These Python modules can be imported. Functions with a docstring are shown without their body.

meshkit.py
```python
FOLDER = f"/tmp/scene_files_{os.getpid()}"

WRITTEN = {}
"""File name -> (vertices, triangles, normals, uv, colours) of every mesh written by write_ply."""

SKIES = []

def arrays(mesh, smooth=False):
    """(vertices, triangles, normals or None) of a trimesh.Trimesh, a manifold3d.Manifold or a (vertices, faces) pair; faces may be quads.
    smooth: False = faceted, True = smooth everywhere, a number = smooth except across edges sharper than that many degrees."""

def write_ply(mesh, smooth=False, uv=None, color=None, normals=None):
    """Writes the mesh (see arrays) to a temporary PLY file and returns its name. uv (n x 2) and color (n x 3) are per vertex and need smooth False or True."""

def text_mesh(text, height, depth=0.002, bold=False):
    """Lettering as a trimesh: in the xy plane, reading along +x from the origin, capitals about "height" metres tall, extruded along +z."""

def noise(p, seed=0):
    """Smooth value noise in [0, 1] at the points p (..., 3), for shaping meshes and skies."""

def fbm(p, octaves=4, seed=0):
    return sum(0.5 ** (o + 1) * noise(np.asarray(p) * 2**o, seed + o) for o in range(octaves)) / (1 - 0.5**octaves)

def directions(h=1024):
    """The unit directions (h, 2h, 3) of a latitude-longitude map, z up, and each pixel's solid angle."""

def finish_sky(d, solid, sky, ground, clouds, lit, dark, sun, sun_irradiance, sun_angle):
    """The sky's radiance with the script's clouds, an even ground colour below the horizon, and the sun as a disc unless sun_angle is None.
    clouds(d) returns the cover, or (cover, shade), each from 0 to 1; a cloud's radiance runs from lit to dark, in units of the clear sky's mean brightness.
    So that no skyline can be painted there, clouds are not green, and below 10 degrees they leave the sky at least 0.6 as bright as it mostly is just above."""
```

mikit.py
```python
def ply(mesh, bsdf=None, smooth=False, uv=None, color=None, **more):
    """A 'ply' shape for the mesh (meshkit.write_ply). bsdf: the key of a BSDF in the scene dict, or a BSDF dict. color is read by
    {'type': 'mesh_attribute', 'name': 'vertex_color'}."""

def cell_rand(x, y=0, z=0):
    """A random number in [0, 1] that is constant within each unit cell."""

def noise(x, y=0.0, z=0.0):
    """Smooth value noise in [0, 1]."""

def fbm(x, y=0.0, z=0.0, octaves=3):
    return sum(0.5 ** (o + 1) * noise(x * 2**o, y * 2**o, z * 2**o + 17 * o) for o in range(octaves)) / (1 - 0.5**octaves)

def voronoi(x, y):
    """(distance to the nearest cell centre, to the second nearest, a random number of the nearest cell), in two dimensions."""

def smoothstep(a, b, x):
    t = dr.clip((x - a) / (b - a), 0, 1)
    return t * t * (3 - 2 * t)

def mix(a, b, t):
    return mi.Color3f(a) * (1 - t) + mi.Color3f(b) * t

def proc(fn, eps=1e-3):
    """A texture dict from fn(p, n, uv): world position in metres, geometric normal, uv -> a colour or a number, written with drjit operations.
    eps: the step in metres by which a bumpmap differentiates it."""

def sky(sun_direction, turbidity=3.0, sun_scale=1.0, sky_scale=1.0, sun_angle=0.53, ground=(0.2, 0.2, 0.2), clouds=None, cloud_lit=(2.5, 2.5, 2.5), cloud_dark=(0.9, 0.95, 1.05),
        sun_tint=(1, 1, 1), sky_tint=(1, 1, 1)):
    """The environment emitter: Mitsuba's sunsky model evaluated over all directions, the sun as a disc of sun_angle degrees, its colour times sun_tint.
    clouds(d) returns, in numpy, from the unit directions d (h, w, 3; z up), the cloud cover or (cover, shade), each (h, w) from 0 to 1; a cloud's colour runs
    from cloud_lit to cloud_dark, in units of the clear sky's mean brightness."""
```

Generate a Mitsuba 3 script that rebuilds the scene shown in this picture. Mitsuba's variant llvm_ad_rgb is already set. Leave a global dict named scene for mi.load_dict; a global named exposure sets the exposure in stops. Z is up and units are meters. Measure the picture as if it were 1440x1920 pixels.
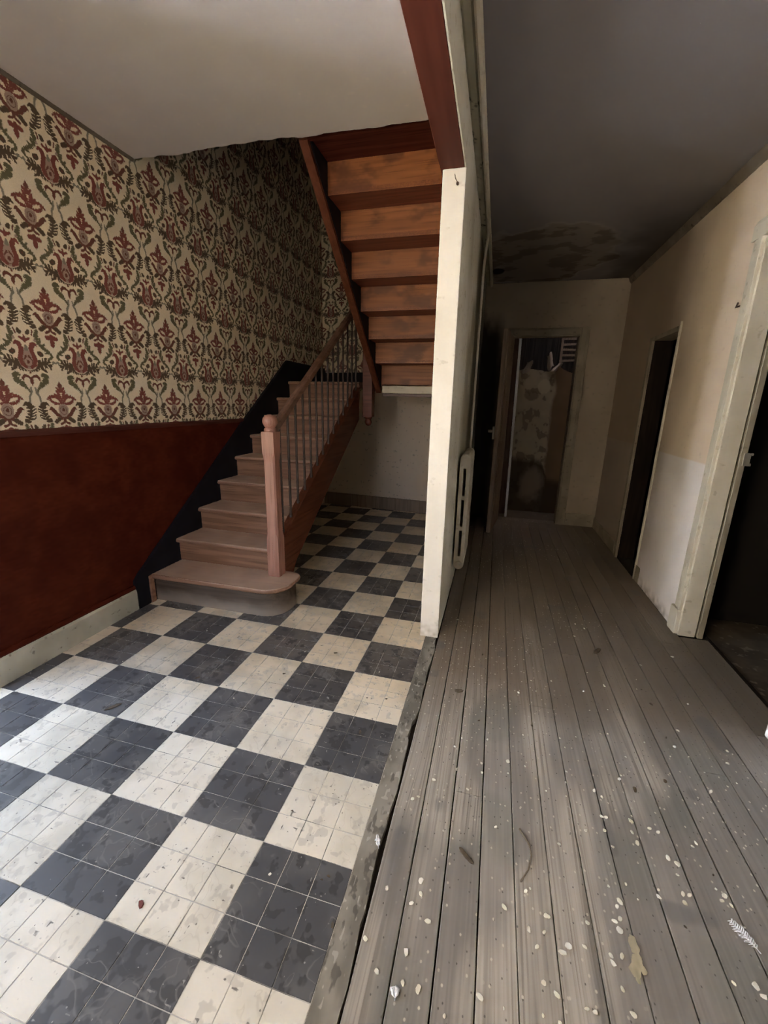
import math, random
import numpy as np, trimesh, manifold3d as m3
import drjit as dr
import mitsuba as mi
import mikit, meshkit
from mikit import noise, fbm, voronoi, cell_rand, smoothstep, mix
from shapely.geometry import Polygon
from shapely.geometry import box as sbox

random.seed(7)
rng = np.random.default_rng(7)
T = mi.ScalarTransform4f
scene, labels = {}, {}

# ------------------------------------------------------------------ camera, sky, exposure
FWD = np.array([-0.2432, 0.9361, -0.2543]); UP = np.array([-0.0858, 0.2404, 0.9669])
EYE = np.array([0.3024, -0.8866, 1.3607])
scene['camera'] = {'type': 'perspective', 'fov_axis': 'x', 'fov': 2 * math.degrees(math.atan(720 / 777.52)),
                   'near_clip': 0.02, 'to_world': T().look_at(origin=EYE.tolist(), target=(EYE + FWD).tolist(), up=UP.tolist())}
SUN_EL = math.radians(66)
scene['daylight'] = mikit.sky((math.cos(SUN_EL) * 0.98, math.cos(SUN_EL) * 0.2, math.sin(SUN_EL)), turbidity=4.0, sun_scale=2.2, sky_scale=1.0,
                              ground=(0.10, 0.10, 0.09), sky_tint=(1.38, 0.95, 0.67))
exposure = 6.66

# ------------------------------------------------------------------ helpers
def put(key, mesh, bsdf, smooth=False, label=None, cat=None, group=None, kind=None, **more):
    if key in scene:
        n = 1
        while f'{key}_{n:03d}' in scene: n += 1
        key = f'{key}_{n:03d}'
    scene[key] = mesh if isinstance(mesh, dict) else mikit.ply(mesh, bsdf, smooth=smooth, **more)
    tag(key, label, cat, group, kind)
    return key

def tag(key, label=None, cat=None, group=None, kind=None):
    d = {k: v for k, v in (('label', label), ('category', cat), ('group', group), ('kind', kind)) if v}
    if d: labels.setdefault(key, {}).update(d)
    return key

def numbered(name, used={}):
    n = used.get(name, -1) + 1
    used[name] = n
    return name if n == 0 else f'{name}_{n:03d}'

def hull(pts):
    return trimesh.convex.convex_hull(np.asarray(pts, float))

def cbox(x0, x1, y0, y1, z0, z1, b=0.0):
    """box with chamfered edges"""
    if b <= 0:
        m = trimesh.creation.box((x1 - x0, y1 - y0, z1 - z0)); m.apply_translation(((x0 + x1) / 2, (y0 + y1) / 2, (z0 + z1) / 2)); return m
    P = []
    for X, sx in ((x0, 1), (x1, -1)):
        for Y, sy in ((y0, 1), (y1, -1)):
            for Z, sz in ((z0, 1), (z1, -1)):
                P += [(X, Y + sy * b, Z + sz * b), (X + sx * b, Y, Z + sz * b), (X + sx * b, Y + sy * b, Z)]
    return hull(P)

def cat(*ms):
    return trimesh.util.concatenate([m for m in ms])

def tube(pts, r, n=10, r1=None):
    """round tube along a polyline"""
    pts = np.asarray(pts, float); k = len(pts); rr = np.linspace(r, r if r1 is None else r1, k)
    V, F = [], []
    prev = None
    for i in range(k):
        t = pts[min(i + 1, k - 1)] - pts[max(i - 1, 0)]; t /= np.linalg.norm(t)
        if prev is None:
            a = np.cross(t, [0.31, 0.17, 0.93]); a /= np.linalg.norm(a)
        else:
            a = prev - t * np.dot(prev, t); a /= np.linalg.norm(a)
        prev = a; b = np.cross(t, a)
        for j in range(n):
            th = 2 * math.pi * j / n
            V.append(pts[i] + rr[i] * (math.cos(th) * a + math.sin(th) * b))
    for i in range(k - 1):
        for j in range(n):
            p, q = i * n + j, i * n + (j + 1) % n
            F += [(p, q, q + n), (p, q + n, p + n)]
    c0, c1 = len(V), len(V) + 1
    V += [pts[0], pts[-1]]
    for j in range(n):
        F += [(c0, (j + 1) % n, j), (c1, (k - 1) * n + j, (k - 1) * n + (j + 1) % n)]
    m = trimesh.Trimesh(np.array(V), np.array(F), process=False); m.fix_normals(); return m

def prism(poly, h, axis='z', at=0.0):
    """extrude a 2-D polygon: axis z -> (x,y), axis x -> (y,z), axis y -> (x,z)"""
    m = trimesh.creation.extrude_polygon(poly if isinstance(poly, Polygon) else Polygon(poly), h, engine='earcut')
    v = m.vertices.copy()
    if axis == 'z': v = v + [0, 0, at]
    elif axis == 'x': v = np.stack([v[:, 2] + at, v[:, 0], v[:, 1]], 1)
    else: v = np.stack([v[:, 0], v[:, 2] + at, v[:, 1]], 1)
    m = trimesh.Trimesh(v, m.faces, process=False); m.fix_normals(); return m

def grid(o, du, dv, nu, nv, fn=None):
    """grid sheet o + du*u + dv*v, displaced by fn(points)->offsets"""
    u, v = np.meshgrid(np.linspace(0, 1, nu + 1), np.linspace(0, 1, nv + 1), indexing='ij')
    P = np.asarray(o, float) + u[..., None] * np.asarray(du, float) + v[..., None] * np.asarray(dv, float)
    P = P.reshape(-1, 3)
    if fn is not None: P = P + fn(P)
    i = np.arange(nu)[:, None] * (nv + 1) + np.arange(nv)[None]
    i = i.ravel()
    F = np.concatenate([np.stack([i, i + nv + 1, i + nv + 2], 1), np.stack([i, i + nv + 2, i + 1], 1)])
    return trimesh.Trimesh(P, F, process=False)

def mat(name, fn, rough=0.6, two=True, bump=None, bscale=0.001, **kw):
    col = mikit.proc(fn) if callable(fn) else {'type': 'rgb', 'value': list(fn)}
    b = {'type': 'principled', 'base_color': col, 'roughness': rough, **kw}
    if bump is not None:
        b = {'type': 'bumpmap', 'arbitrary': mikit.proc(bump, eps=0.0008), 'scale': bscale, 'bsdf': b}
        b = {'type': 'bumpmap', 'tex': b['arbitrary'], 'scale': bscale, 'bsdf': b['bsdf']}
    scene[name] = {'type': 'twosided', 'bsdf': b} if two else b
    return name

def C(*c): return mi.Color3f(*c)

# ------------------------------------------------------------------ main dimensions (metres; x right, y away, z up)
XL, XR = -1.905, 1.51            # left wall, right wall faces
PX0, PX1 = -0.034, 0.071         # partition wall between stair hall and corridor
PY0 = 1.35                       # front end of the partition
YF = -1.80                       # front wall (behind the camera)
YE = 4.27                        # corridor end wall
ZL, ZR = 2.72, 2.645             # ceilings
ZB = 2.405                       # underside of the beam
def yrear(x): return 4.345 - 0.075 * (x - XL)      # rear wall of the stair hall, a little out of square

# ------------------------------------------------------------------ materials
def m_tile_w(p, n, uv):
    d = fbm(p.x * 9, p.y * 9, 0, 4); e = fbm(p.x * 38 + 5, p.y * 38, 3, 3); s = noise(p.x * 120, p.y * 120, 9)
    t = cell_rand(dr.floor(p.x / 0.3 + 1000), dr.floor(p.y / 0.3 + 1000), 4)
    v = fbm(p.x * 17 + 4 * d, p.y * 17 - 3 * d, 2, 3)
    c = mix((0.64, 0.60, 0.52), (0.54, 0.505, 0.43), smoothstep(0.35, 0.7, d))
    warm_light = smoothstep(0.25, 0.95, p.y + 0.5 * (fbm(p.x * 3, p.y * 3, 40, 3) - 0.5))
    c = c * mix((1, 1, 1), (0.97, 0.84, 0.68), 0.8 * warm_light)  # warmer light towards the stairs, put into the tile colour
    c = mix(c, (0.46, 0.42, 0.35), 0.5 * smoothstep(0.035, 0.0, dr.abs(v - 0.5)) * smoothstep(0.4, 0.55, d))
    c = mix(c, (0.38, 0.35, 0.30), 0.45 * smoothstep(0.64, 0.74, e))
    c = mix(c, (0.12, 0.105, 0.09), 0.85 * smoothstep(0.88, 0.95, s) * smoothstep(0.42, 0.6, e))
    return c * (0.92 + 0.16 * t)
def m_tile_d(p, n, uv):
    d = fbm(p.x * 7 + 3, p.y * 7, 1, 4); e = fbm(p.x * 30, p.y * 30 + 7, 5, 3); s = noise(p.x * 110, p.y * 110, 2)
    t = cell_rand(dr.floor(p.x / 0.3 + 1000), dr.floor(p.y / 0.3 + 1000), 8)
    v = fbm(p.x * 15 + 4 * d, p.y * 15 - 3 * d, 12, 3)
    c = mix((0.072, 0.073, 0.080), (0.105, 0.104, 0.106), smoothstep(0.35, 0.7, d))
    warm_light = smoothstep(0.25, 0.95, p.y + 0.5 * (fbm(p.x * 3, p.y * 3, 40, 3) - 0.5))
    c = c * mix((1, 1, 1), (1.05, 0.90, 0.76), 0.8 * warm_light)  # dark tiles get the same painted warm light
    c = mix(c, (0.042, 0.041, 0.043), 0.7 * smoothstep(0.58, 0.68, e))
    c = mix(c, (0.150, 0.145, 0.140), 0.7 * smoothstep(0.04, 0.0, dr.abs(v - 0.5)) * smoothstep(0.42, 0.55, d))
    c = mix(c, (0.36, 0.35, 0.32), 0.7 * smoothstep(0.93, 0.97, s) * smoothstep(0.4, 0.6, e))
    return c * (0.85 + 0.3 * t)
mat('mat_tile_white', m_tile_w, 0.45, specular=0.4)
mat('mat_tile_dark', m_tile_d, 0.42, specular=0.45)
mat('mat_grout', lambda p, n, uv: mix((0.15, 0.145, 0.13), (0.42, 0.40, 0.37), smoothstep(0.2, 0.5, noise(p.x * 14, p.y * 14, 0))), 0.9)

def m_concrete(p, n, uv):
    d = fbm(p.x * 14, p.y * 9, 2, 4)
    c = mix((0.13, 0.118, 0.096), (0.23, 0.21, 0.175), smoothstep(0.3, 0.72, d))
    c = mix(c, (0.06, 0.052, 0.043), 0.7 * smoothstep(0.62, 0.75, fbm(p.x * 50, p.y * 30, 8, 3)))
    return mix(c, (0.40, 0.38, 0.34), 0.5 * smoothstep(0.8, 0.9, noise(p.x * 120, p.y * 60, 4)))
mat('mat_concrete', m_concrete, 0.85)

PW = 0.1005
def plank_id(x): return dr.floor((x - 0.069) / PW)
def m_plank(p, n, uv):
    k = plank_id(p.x); r = cell_rand(k, 3, 1); r2 = cell_rand(k, 9, 2)
    wear = fbm(p.x * 5, p.y * 1.6, 11, 3)
    zone = smoothstep(0.47, 0.62, wear + 0.10 * smoothstep(0.75, 0.15, p.x) - 0.05 * smoothstep(0.2, 1.2, p.x))
    g = noise(p.x * 260 + 9 * noise(p.x * 9, p.y * 1.7, r * 40), p.y * 3.2, r * 30)
    g2 = noise(p.x * 110 + 5 * noise(p.x * 6, p.y * 1.1, r * 20), p.y * 1.6, r2 * 50)
    base = mix((0.210, 0.190, 0.170), (0.255, 0.233, 0.210), noise(p.x * 8, p.y * 5, 4))
    base = mix(base, (0.185, 0.182, 0.158), 0.5 * smoothstep(0.5, 0.7, noise(p.x * 5, p.y * 4, 30)))
    worn = mix((0.37, 0.335, 0.29), (0.20, 0.172, 0.142), smoothstep(0.45, 0.85, 0.6 * g + 0.4 * g2))
    c = mix(base, worn, zone)
    c = c * (0.80 + 0.28 * r) * (0.90 + 0.2 * noise(p.x * 200, p.y * 5, 3))
    red = smoothstep(0.32, 0.12, dr.abs(p.x - 0.32)) * smoothstep(0.55, 0.15, dr.abs(p.y - 1.35))
    c = mix(c, (0.20, 0.125, 0.09), 0.55 * red * (0.4 + 0.6 * r2))
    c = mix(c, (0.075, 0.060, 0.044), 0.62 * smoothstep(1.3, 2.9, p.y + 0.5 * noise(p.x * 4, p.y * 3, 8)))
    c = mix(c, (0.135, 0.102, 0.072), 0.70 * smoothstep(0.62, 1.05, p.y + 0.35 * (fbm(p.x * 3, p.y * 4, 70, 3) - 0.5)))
    st = noise(p.x * 9 + 20, p.y * 7, 60)
    c = mix(c, (0.10, 0.10, 0.10), 0.45 * smoothstep(0.87, 0.94, st))
    d = voronoi(p.x * 55, p.y * 42)
    c = mix(c, (0.05, 0.043, 0.036), 0.7 * smoothstep(0.16, 0.05, d[0]) * smoothstep(0.80, 0.84, d[2]))
    d = voronoi(p.x * 46 + 13, p.y * 36)
    c = mix(c, (0.52, 0.48, 0.40), 0.9 * smoothstep(0.17, 0.08, d[0]) * smoothstep(0.78, 0.82, d[2]) * smoothstep(0.30, 0.55, noise(p.x * 2.2, p.y * 2.2, 5)))
    return c
def b_plank(p, n, uv):
    k = plank_id(p.x); r = cell_rand(k, 3, 1); r2 = cell_rand(k, 9, 2)
    return noise(p.x * 110 + 5 * noise(p.x * 6, p.y * 1.1, r * 20), p.y * 1.6, r2 * 50) + 0.6 * noise(p.x * 260, p.y * 3.2, r * 30)
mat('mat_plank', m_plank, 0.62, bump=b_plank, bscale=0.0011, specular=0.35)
mat('mat_underfloor', (0.03, 0.026, 0.022), 0.95)

# --- wallpaper: a damask of palmettes and tulips, drawn from tapered leaf strokes
WP, WH = 0.2665, 0.4455
CREAM = (0.66, 0.56, 0.41); RED = (0.165, 0.052, 0.040); DRK = (0.082, 0.058, 0.036); GRN = (0.105, 0.093, 0.052); PALE = (0.30, 0.215, 0.165); MRN = (0.125, 0.050, 0.035)
GRY = (0.20, 0.175, 0.125); HALO = (0.46, 0.36, 0.27)
def run(pts, col, leaf=0.0):
    """a stroke through points (x, z, radius)"""
    return [(p[0], p[1], p[2], q[0], q[1], q[2], col, leaf) for p, q in zip(pts[:-1], pts[1:])]
PALM = (run([(.073, .026, .004), (.086, .036, .008), (.100, .030, .012)], DRK, .3) + run([(.100, .030, .012), (.107, .006, .018), (.101, -.022, .018), (.084, -.044, .013), (.068, -.054, .005)], DRK, .8)
    + [(x0, z0, .0028, x1, z1, .0012, CREAM, 0) for x0, z0, x1, z1 in ((.126, .016, .110, .006), (.127, .002, .109, -.008), (.124, -.012, .106, -.022), (.119, -.028, .100, -.034), (.106, -.048, .092, -.046), (.084, .010, .099, .006), (.080, -.006, .097, -.010), (.079, -.020, .093, -.026), (.072, -.034, .084, -.038))]
    + run([(.004, -.034, .007), (.034, -.022, .009), (.052, .002, .010), (.060, .012, .008), (.070, .006, .004)], MRN, .15)
    + [(0, .006, .027, 0, -.008, .025, PALE, 0), (0, .004, .017, 0, -.004, .017, MRN, 0), (0, .004, .0145, 0, -.004, .0145, PALE, 0), (0, .006, .007, 0, .002, .007, MRN, 0)]
    + run([(.006, .034, .005), (.014, .055, .006), (.024, .066, .007), (.046, .072, .008), (.064, .064, .007), (.076, .054, .004)], RED, .7) + run([(.016, .034, .006), (.036, .036, .008), (.052, .044, .007), (.062, .058, .006)], RED, .6) + [(.024, .068, .006, .034, .084, .003, RED, 0)]
    + run([(.002, .036, .005), (.006, .066, .006), (.014, .086, .009), (.022, .100, .005)], RED, .6) + [(.008, .062, .006, .024, .078, .005, RED, .2), (.004, .096, .008, .019, .114, .005, RED, .2), (0, .100, .008, 0, .124, .012, RED, .7), (0, .124, .010, 0, .144, .002, MRN, .3)]
    + [(.010, -.040, .004, .030, -.044, .009, MRN, 0), (.030, -.044, .011, .046, -.056, .011, DRK, .3), (0, -.046, .008, 0, -.052, .008, MRN, 0), (.004, -.060, .005, .022, -.068, .007, MRN, .3)]
    + [(.004, -.090, .011, .022, -.092, .011, RED, .3), (0, -.080, .007, 0, -.100, .010, RED, 0), (0, -.112, .012, 0, -.122, .011, RED, .2), (0, -.122, .009, 0, -.138, .002, RED, 0)]
    + run([(.070, -.066, .008), (.078, -.092, .011), (.074, -.122, .008), (.052, -.145, .008), (.028, -.160, .008), (.013, -.176, .006), (.018, -.188, .007), (.038, -.198, .004)], GRN, .65) + [(.060, -.100, .003, .064, -.118, .007, GRN, .3), (.042, -.126, .004, .056, -.138, .007, GRN, .3), (.030, -.166, .006, .044, -.168, .003, GRN, 0)]
    + run([(.002, -.212, .003), (.010, -.206, .005), (.020, -.214, .006), (.018, -.226, .003)], GRY, 0))
TULIP = (run([(.004, -.042, .009), (.034, -.034, .014), (.060, -.018, .019), (.082, -.006, .020), (.100, -.012, .012), (.114, -.020, .004)], DRK, .75) + [(.064, -.030, .012, .080, -.050, .005, DRK, .3), (.090, -.020, .012, .108, -.036, .004, DRK, .3)]
    + [(x0, z0, .0028, x1, z1, .0012, CREAM, 0) for x0, z0, x1, z1 in ((.020, -.062, .026, -.045), (.036, -.058, .040, -.040), (.052, -.048, .052, -.032), (.074, -.036, .070, -.020), (.098, -.034, .088, -.018), (.112, -.006, .096, -.010), (.096, .018, .088, .000), (.078, .022, .074, .002), (.064, .012, .062, -.004))]
    + [(0, -.004, .043, 0, .014, .036, HALO, 0), (0, -.004, .037, 0, .016, .031, PALE, 0)]
    + run([(.012, -.034, .006), (.028, -.020, .010), (.034, .006, .011), (.027, .034, .010), (.022, .052, .011), (.030, .072, .011), (.040, .080, .007), (.050, .070, .004)], RED, .15)
    + [(0, -.012, .019, 0, -.004, .019, MRN, 0), (0, -.012, .0165, 0, -.004, .0165, PALE, 0), (0, -.010, .007, 0, -.006, .007, MRN, 0), (.006, .020, .004, .018, .002, .003, MRN, 0), (0, .052, .010, 0, .068, .004, GRY, 0)]
    + [(0, .084, .006, 0, .096, .009, RED, .2), (0, .096, .007, 0, .112, .003, RED, .2), (.006, .092, .005, .020, .100, .006, RED, 0)]
    + [(.060, .036, .012, .066, .032, .012, DRK, 0), (.062, .034, .004, .064, .034, .004, MRN, 0), (.018, .126, .010, .022, .134, .008, DRK, .2), (.036, .118, .003, .042, .138, .004, MRN, 0), (.046, .094, .005, .050, .096, .005, PALE, 0)]
    + [(0, -.050, .003, 0, -.058, .005, MRN, 0)] + run([(.004, -.082, .005), (.016, -.074, .006), (.028, -.072, .007), (.037, -.082, .006), (.038, -.092, .003)], MRN, .1) + [(0, -.086, .007, 0, -.100, .009, MRN, .2), (0, -.100, .008, 0, -.116, .002, MRN, 0)]
    + run([(.050, -.074, .004), (.060, -.062, .008), (.072, -.072, .012), (.066, -.094, .013), (.046, -.112, .012), (.028, -.130, .006), (.014, -.150, .005)], GRN, .75) + run([(.010, -.128, .003), (.012, -.150, .005), (.024, -.172, .005), (.026, -.196, .004)], GRY, 0))
def strokes(c, x, z, L):
    for x0, z0, r0, x1, z1, r1, col, leaf in L:
        dx, dz = x1 - x0, z1 - z0; l2 = dx * dx + dz * dz; l = math.sqrt(l2)
        h = dr.clip(((x - x0) * dx + (z - z0) * dz) / l2, 0, 1)
        r = r0 + (r1 - r0) * h
        d = dr.sqrt(dr.square(x - x0 - h * dx) + dr.square(z - z0 - h * dz))
        if leaf: r = r * (1 - 0.9 * leaf + 1.28 * leaf * dr.abs(dr.sin(h * (3.1416 * max(1, round(l / 0.0095))) + 70 * d)))
        c = mix(c, col, smoothstep(0.0012, -0.0012, d - r))
    return c
def m_paper(p, n, uv):
    s = p.y + (p.x - XL) - 0.587
    z = p.z + 0.0045 * (noise(s * 260, p.z * 260, 7) - 0.5); s = s + 0.0045 * (noise(s * 260, p.z * 260, 1) - 0.5)
    u = dr.abs(s - WP * dr.floor(s / WP + 0.5)); zp = z - 1.285; zp = zp - WH * dr.floor(zp / WH + 0.5)
    zt = z - 1.523; zt = zt - WH * dr.floor(zt / WH + 0.5)
    c = mix(CREAM, (0.58, 0.49, 0.35), noise(s * 500, p.z * 500, 3))
    c = strokes(c, u, zp, PALM); c = strokes(c, WP / 2 - u, zt, TULIP)
    return c * (0.93 + 0.14 * fbm(s * 3, p.z * 3, 2, 2))
mat('mat_wallpaper', m_paper, 0.8, specular=0.2)

def m_dado(p, n, uv):
    d = fbm(p.y * 6, p.z * 6, p.x * 6, 4); e = noise(p.y * 40, p.z * 90, p.x * 40)
    c = mix((0.050, 0.0075, 0.003), (0.072, 0.0125, 0.0048), smoothstep(0.35, 0.7, d))
    return c * (0.88 + 0.24 * e)
mat('mat_dado', m_dado, 0.6, specular=0.1)
mat('mat_rail_red', lambda p, n, uv: mix((0.045, 0.011, 0.008), (0.08, 0.02, 0.013), noise(p.x * 30, p.y * 5, p.z * 30)), 0.45)
mat('mat_black_gloss', lambda p, n, uv: mix((0.005, 0.005, 0.007), (0.010, 0.010, 0.014), fbm(p.x * 8, p.y * 8, p.z * 8, 3)), 0.6, specular=0.15)

def m_beam(p, n, uv):
    g = noise(p.x * 60, p.y * 3, p.z * 60)
    return mix((0.060, 0.014, 0.008), (0.085, 0.022, 0.012), g)
mat('mat_beam', m_beam, 0.6, specular=0.15)

def cream_fn(c0, c1, sc=4.0, dirt=(0.20, 0.165, 0.11), amount=0.5):
    def f(p, n, uv):
        d = fbm(p.x * sc, p.y * sc, p.z * sc * 0.6, 4)
        c = mix(c0, c1, smoothstep(0.3, 0.7, d))
        e = fbm(p.x * 30, p.y * 30, p.z * 30, 3)
        return mix(c, dirt, amount * smoothstep(0.66, 0.8, e))
    return f
def m_post(p, n, uv):
    c = cream_fn((0.70, 0.665, 0.62), (0.66, 0.625, 0.575), 3, (0.42, 0.38, 0.32), 0.4)(p, n, uv)
    return mix(c, (0.36, 0.31, 0.24), 0.7 * smoothstep(0.16, 0.0, p.z + 0.06 * (noise(p.x * 50, p.y * 50, p.z * 50) - 0.5)) * noise(p.x * 60, 3, p.z * 45))
mat('mat_post', m_post, 0.55)
def m_partition(p, n, uv):  # corridor side of the partition, stained, near black beyond the pipe
    c = cream_fn((0.47, 0.435, 0.345), (0.41, 0.375, 0.285), 3)(p, n, uv)
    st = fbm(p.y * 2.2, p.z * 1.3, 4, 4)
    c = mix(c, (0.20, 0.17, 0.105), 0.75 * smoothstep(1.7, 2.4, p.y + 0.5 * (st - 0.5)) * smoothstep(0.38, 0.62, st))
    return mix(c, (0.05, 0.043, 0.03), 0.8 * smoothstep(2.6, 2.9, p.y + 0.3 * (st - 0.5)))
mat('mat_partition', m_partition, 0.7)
mat('mat_trim_olive', cream_fn((0.31, 0.285, 0.205), (0.25, 0.225, 0.155), 6, (0.03, 0.024, 0.016), 0.9), 0.65)
mat('mat_cream_trim', cream_fn((0.50, 0.445, 0.355), (0.44, 0.39, 0.30), 5, (0.20, 0.16, 0.11), 0.4), 0.5)
mat('mat_baseboard', cream_fn((0.47, 0.445, 0.355), (0.38, 0.355, 0.27), 7, (0.15, 0.125, 0.085), 0.7), 0.55)

def m_wall_right(p, n, uv):
    up = smoothstep(1.045, 1.06, p.z)
    c = mix(cream_fn((0.68, 0.62, 0.585), (0.62, 0.565, 0.53), 3, (0.4, 0.35, 0.3), 0.2)(p, n, uv), cream_fn((0.62, 0.50, 0.39), (0.56, 0.45, 0.345), 3, (0.35, 0.26, 0.18), 0.2)(p, n, uv), up)
    depth_shade = smoothstep(2.2, 3.1, p.y + 0.7 * (fbm(p.y * 2, p.z * 1.5, 9, 3) - 0.5))
    c = mix(c, (0.17, 0.12, 0.07), 0.85 * depth_shade)  # corridor dimness painted into the wall colour, deepening with distance
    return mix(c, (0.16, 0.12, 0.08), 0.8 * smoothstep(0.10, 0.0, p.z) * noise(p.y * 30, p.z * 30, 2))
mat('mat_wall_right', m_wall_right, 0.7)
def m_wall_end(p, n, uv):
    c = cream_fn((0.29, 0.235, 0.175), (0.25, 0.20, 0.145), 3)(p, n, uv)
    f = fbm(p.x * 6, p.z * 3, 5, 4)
    dark_patch = smoothstep(0.33, 0.22, p.x + 0.06 * (f - 0.5)) * smoothstep(2.45, 2.15, p.z + 0.4 * (f - 0.5))
    return mix(c, (0.022, 0.018, 0.014), 0.95 * dark_patch)  # near-black patch left of the doorway, up to about its height
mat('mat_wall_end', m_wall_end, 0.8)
mat('mat_wall_rear_low', cream_fn((0.66, 0.55, 0.435), (0.61, 0.505, 0.395), 3), 0.75)

mat('mat_ceiling_left', cream_fn((0.45, 0.405, 0.385), (0.42, 0.375, 0.35), 2, (0.5, 0.44, 0.38), 0.3), 0.85)
def m_ceil_r(p, n, uv):
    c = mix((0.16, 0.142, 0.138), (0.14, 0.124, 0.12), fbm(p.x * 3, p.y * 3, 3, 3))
    f = fbm(p.x * 5, p.y * 5, 8, 4); dx = (p.x - 0.55) / 0.62; dy = (p.y - 3.55) / 0.78
    e = dr.sqrt(dx * dx + dy * dy) + 0.45 * (f - 0.5)
    inside = smoothstep(1.0, 0.94, e)
    pl = mix((0.085, 0.064, 0.047), (0.150, 0.122, 0.095), smoothstep(0.42, 0.56, fbm(p.x * 7, p.y * 9, 13, 4)))
    c = mix(c, pl, 0.85 * inside)
    rim = smoothstep(0.07, 0.0, dr.abs(e - 0.98))
    c = mix(c, (0.21, 0.19, 0.165), 0.6 * rim)
    edge_dark = smoothstep(0.55, 0.05, 1.51 - p.x + 0.3 * (f - 0.5)) * smoothstep(2.0, 3.4, p.y)
    c = mix(c, (0.03, 0.024, 0.018), 0.85 * edge_dark)  # ceiling colour darkens along the far right edge
    hole = smoothstep(0.075, 0.055, dr.sqrt(dr.square(p.x - 0.19) + dr.square((p.y - 3.85) * 0.6)) + 0.05 * (f - 0.5))
    return mix(c, (0.010, 0.008, 0.008), hole)
mat('mat_ceiling_right', m_ceil_r, 0.85)

def wood_fn(c0, c1, c2, ax, sc=1.0, dust=0.0, dcol=(0.30, 0.255, 0.215)):
    def f(p, n, uv):
        q = [p.x, p.y, p.z]; l = q[ax]; a, b = [q[i] for i in range(3) if i != ax]
        w = 4 * noise(a * 7 * sc, b * 7 * sc, l * 1.3 * sc)
        g = noise((a + b * 0.3) * 55 * sc + w, b * 55 * sc, l * 2.2 * sc)
        g2 = noise(a * 190 * sc + w, b * 190 * sc, l * 5 * sc)
        c = mix(mix(c0, c1, smoothstep(0.25, 0.75, g)), c2, 0.6 * smoothstep(0.55, 0.9, g2))
        if dust: c = mix(c, dcol, dust * smoothstep(0.3, 0.9, n.z) * (0.55 + 0.45 * fbm(p.x * 9, p.y * 9, 5, 3)))
        return c
    return f
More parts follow.
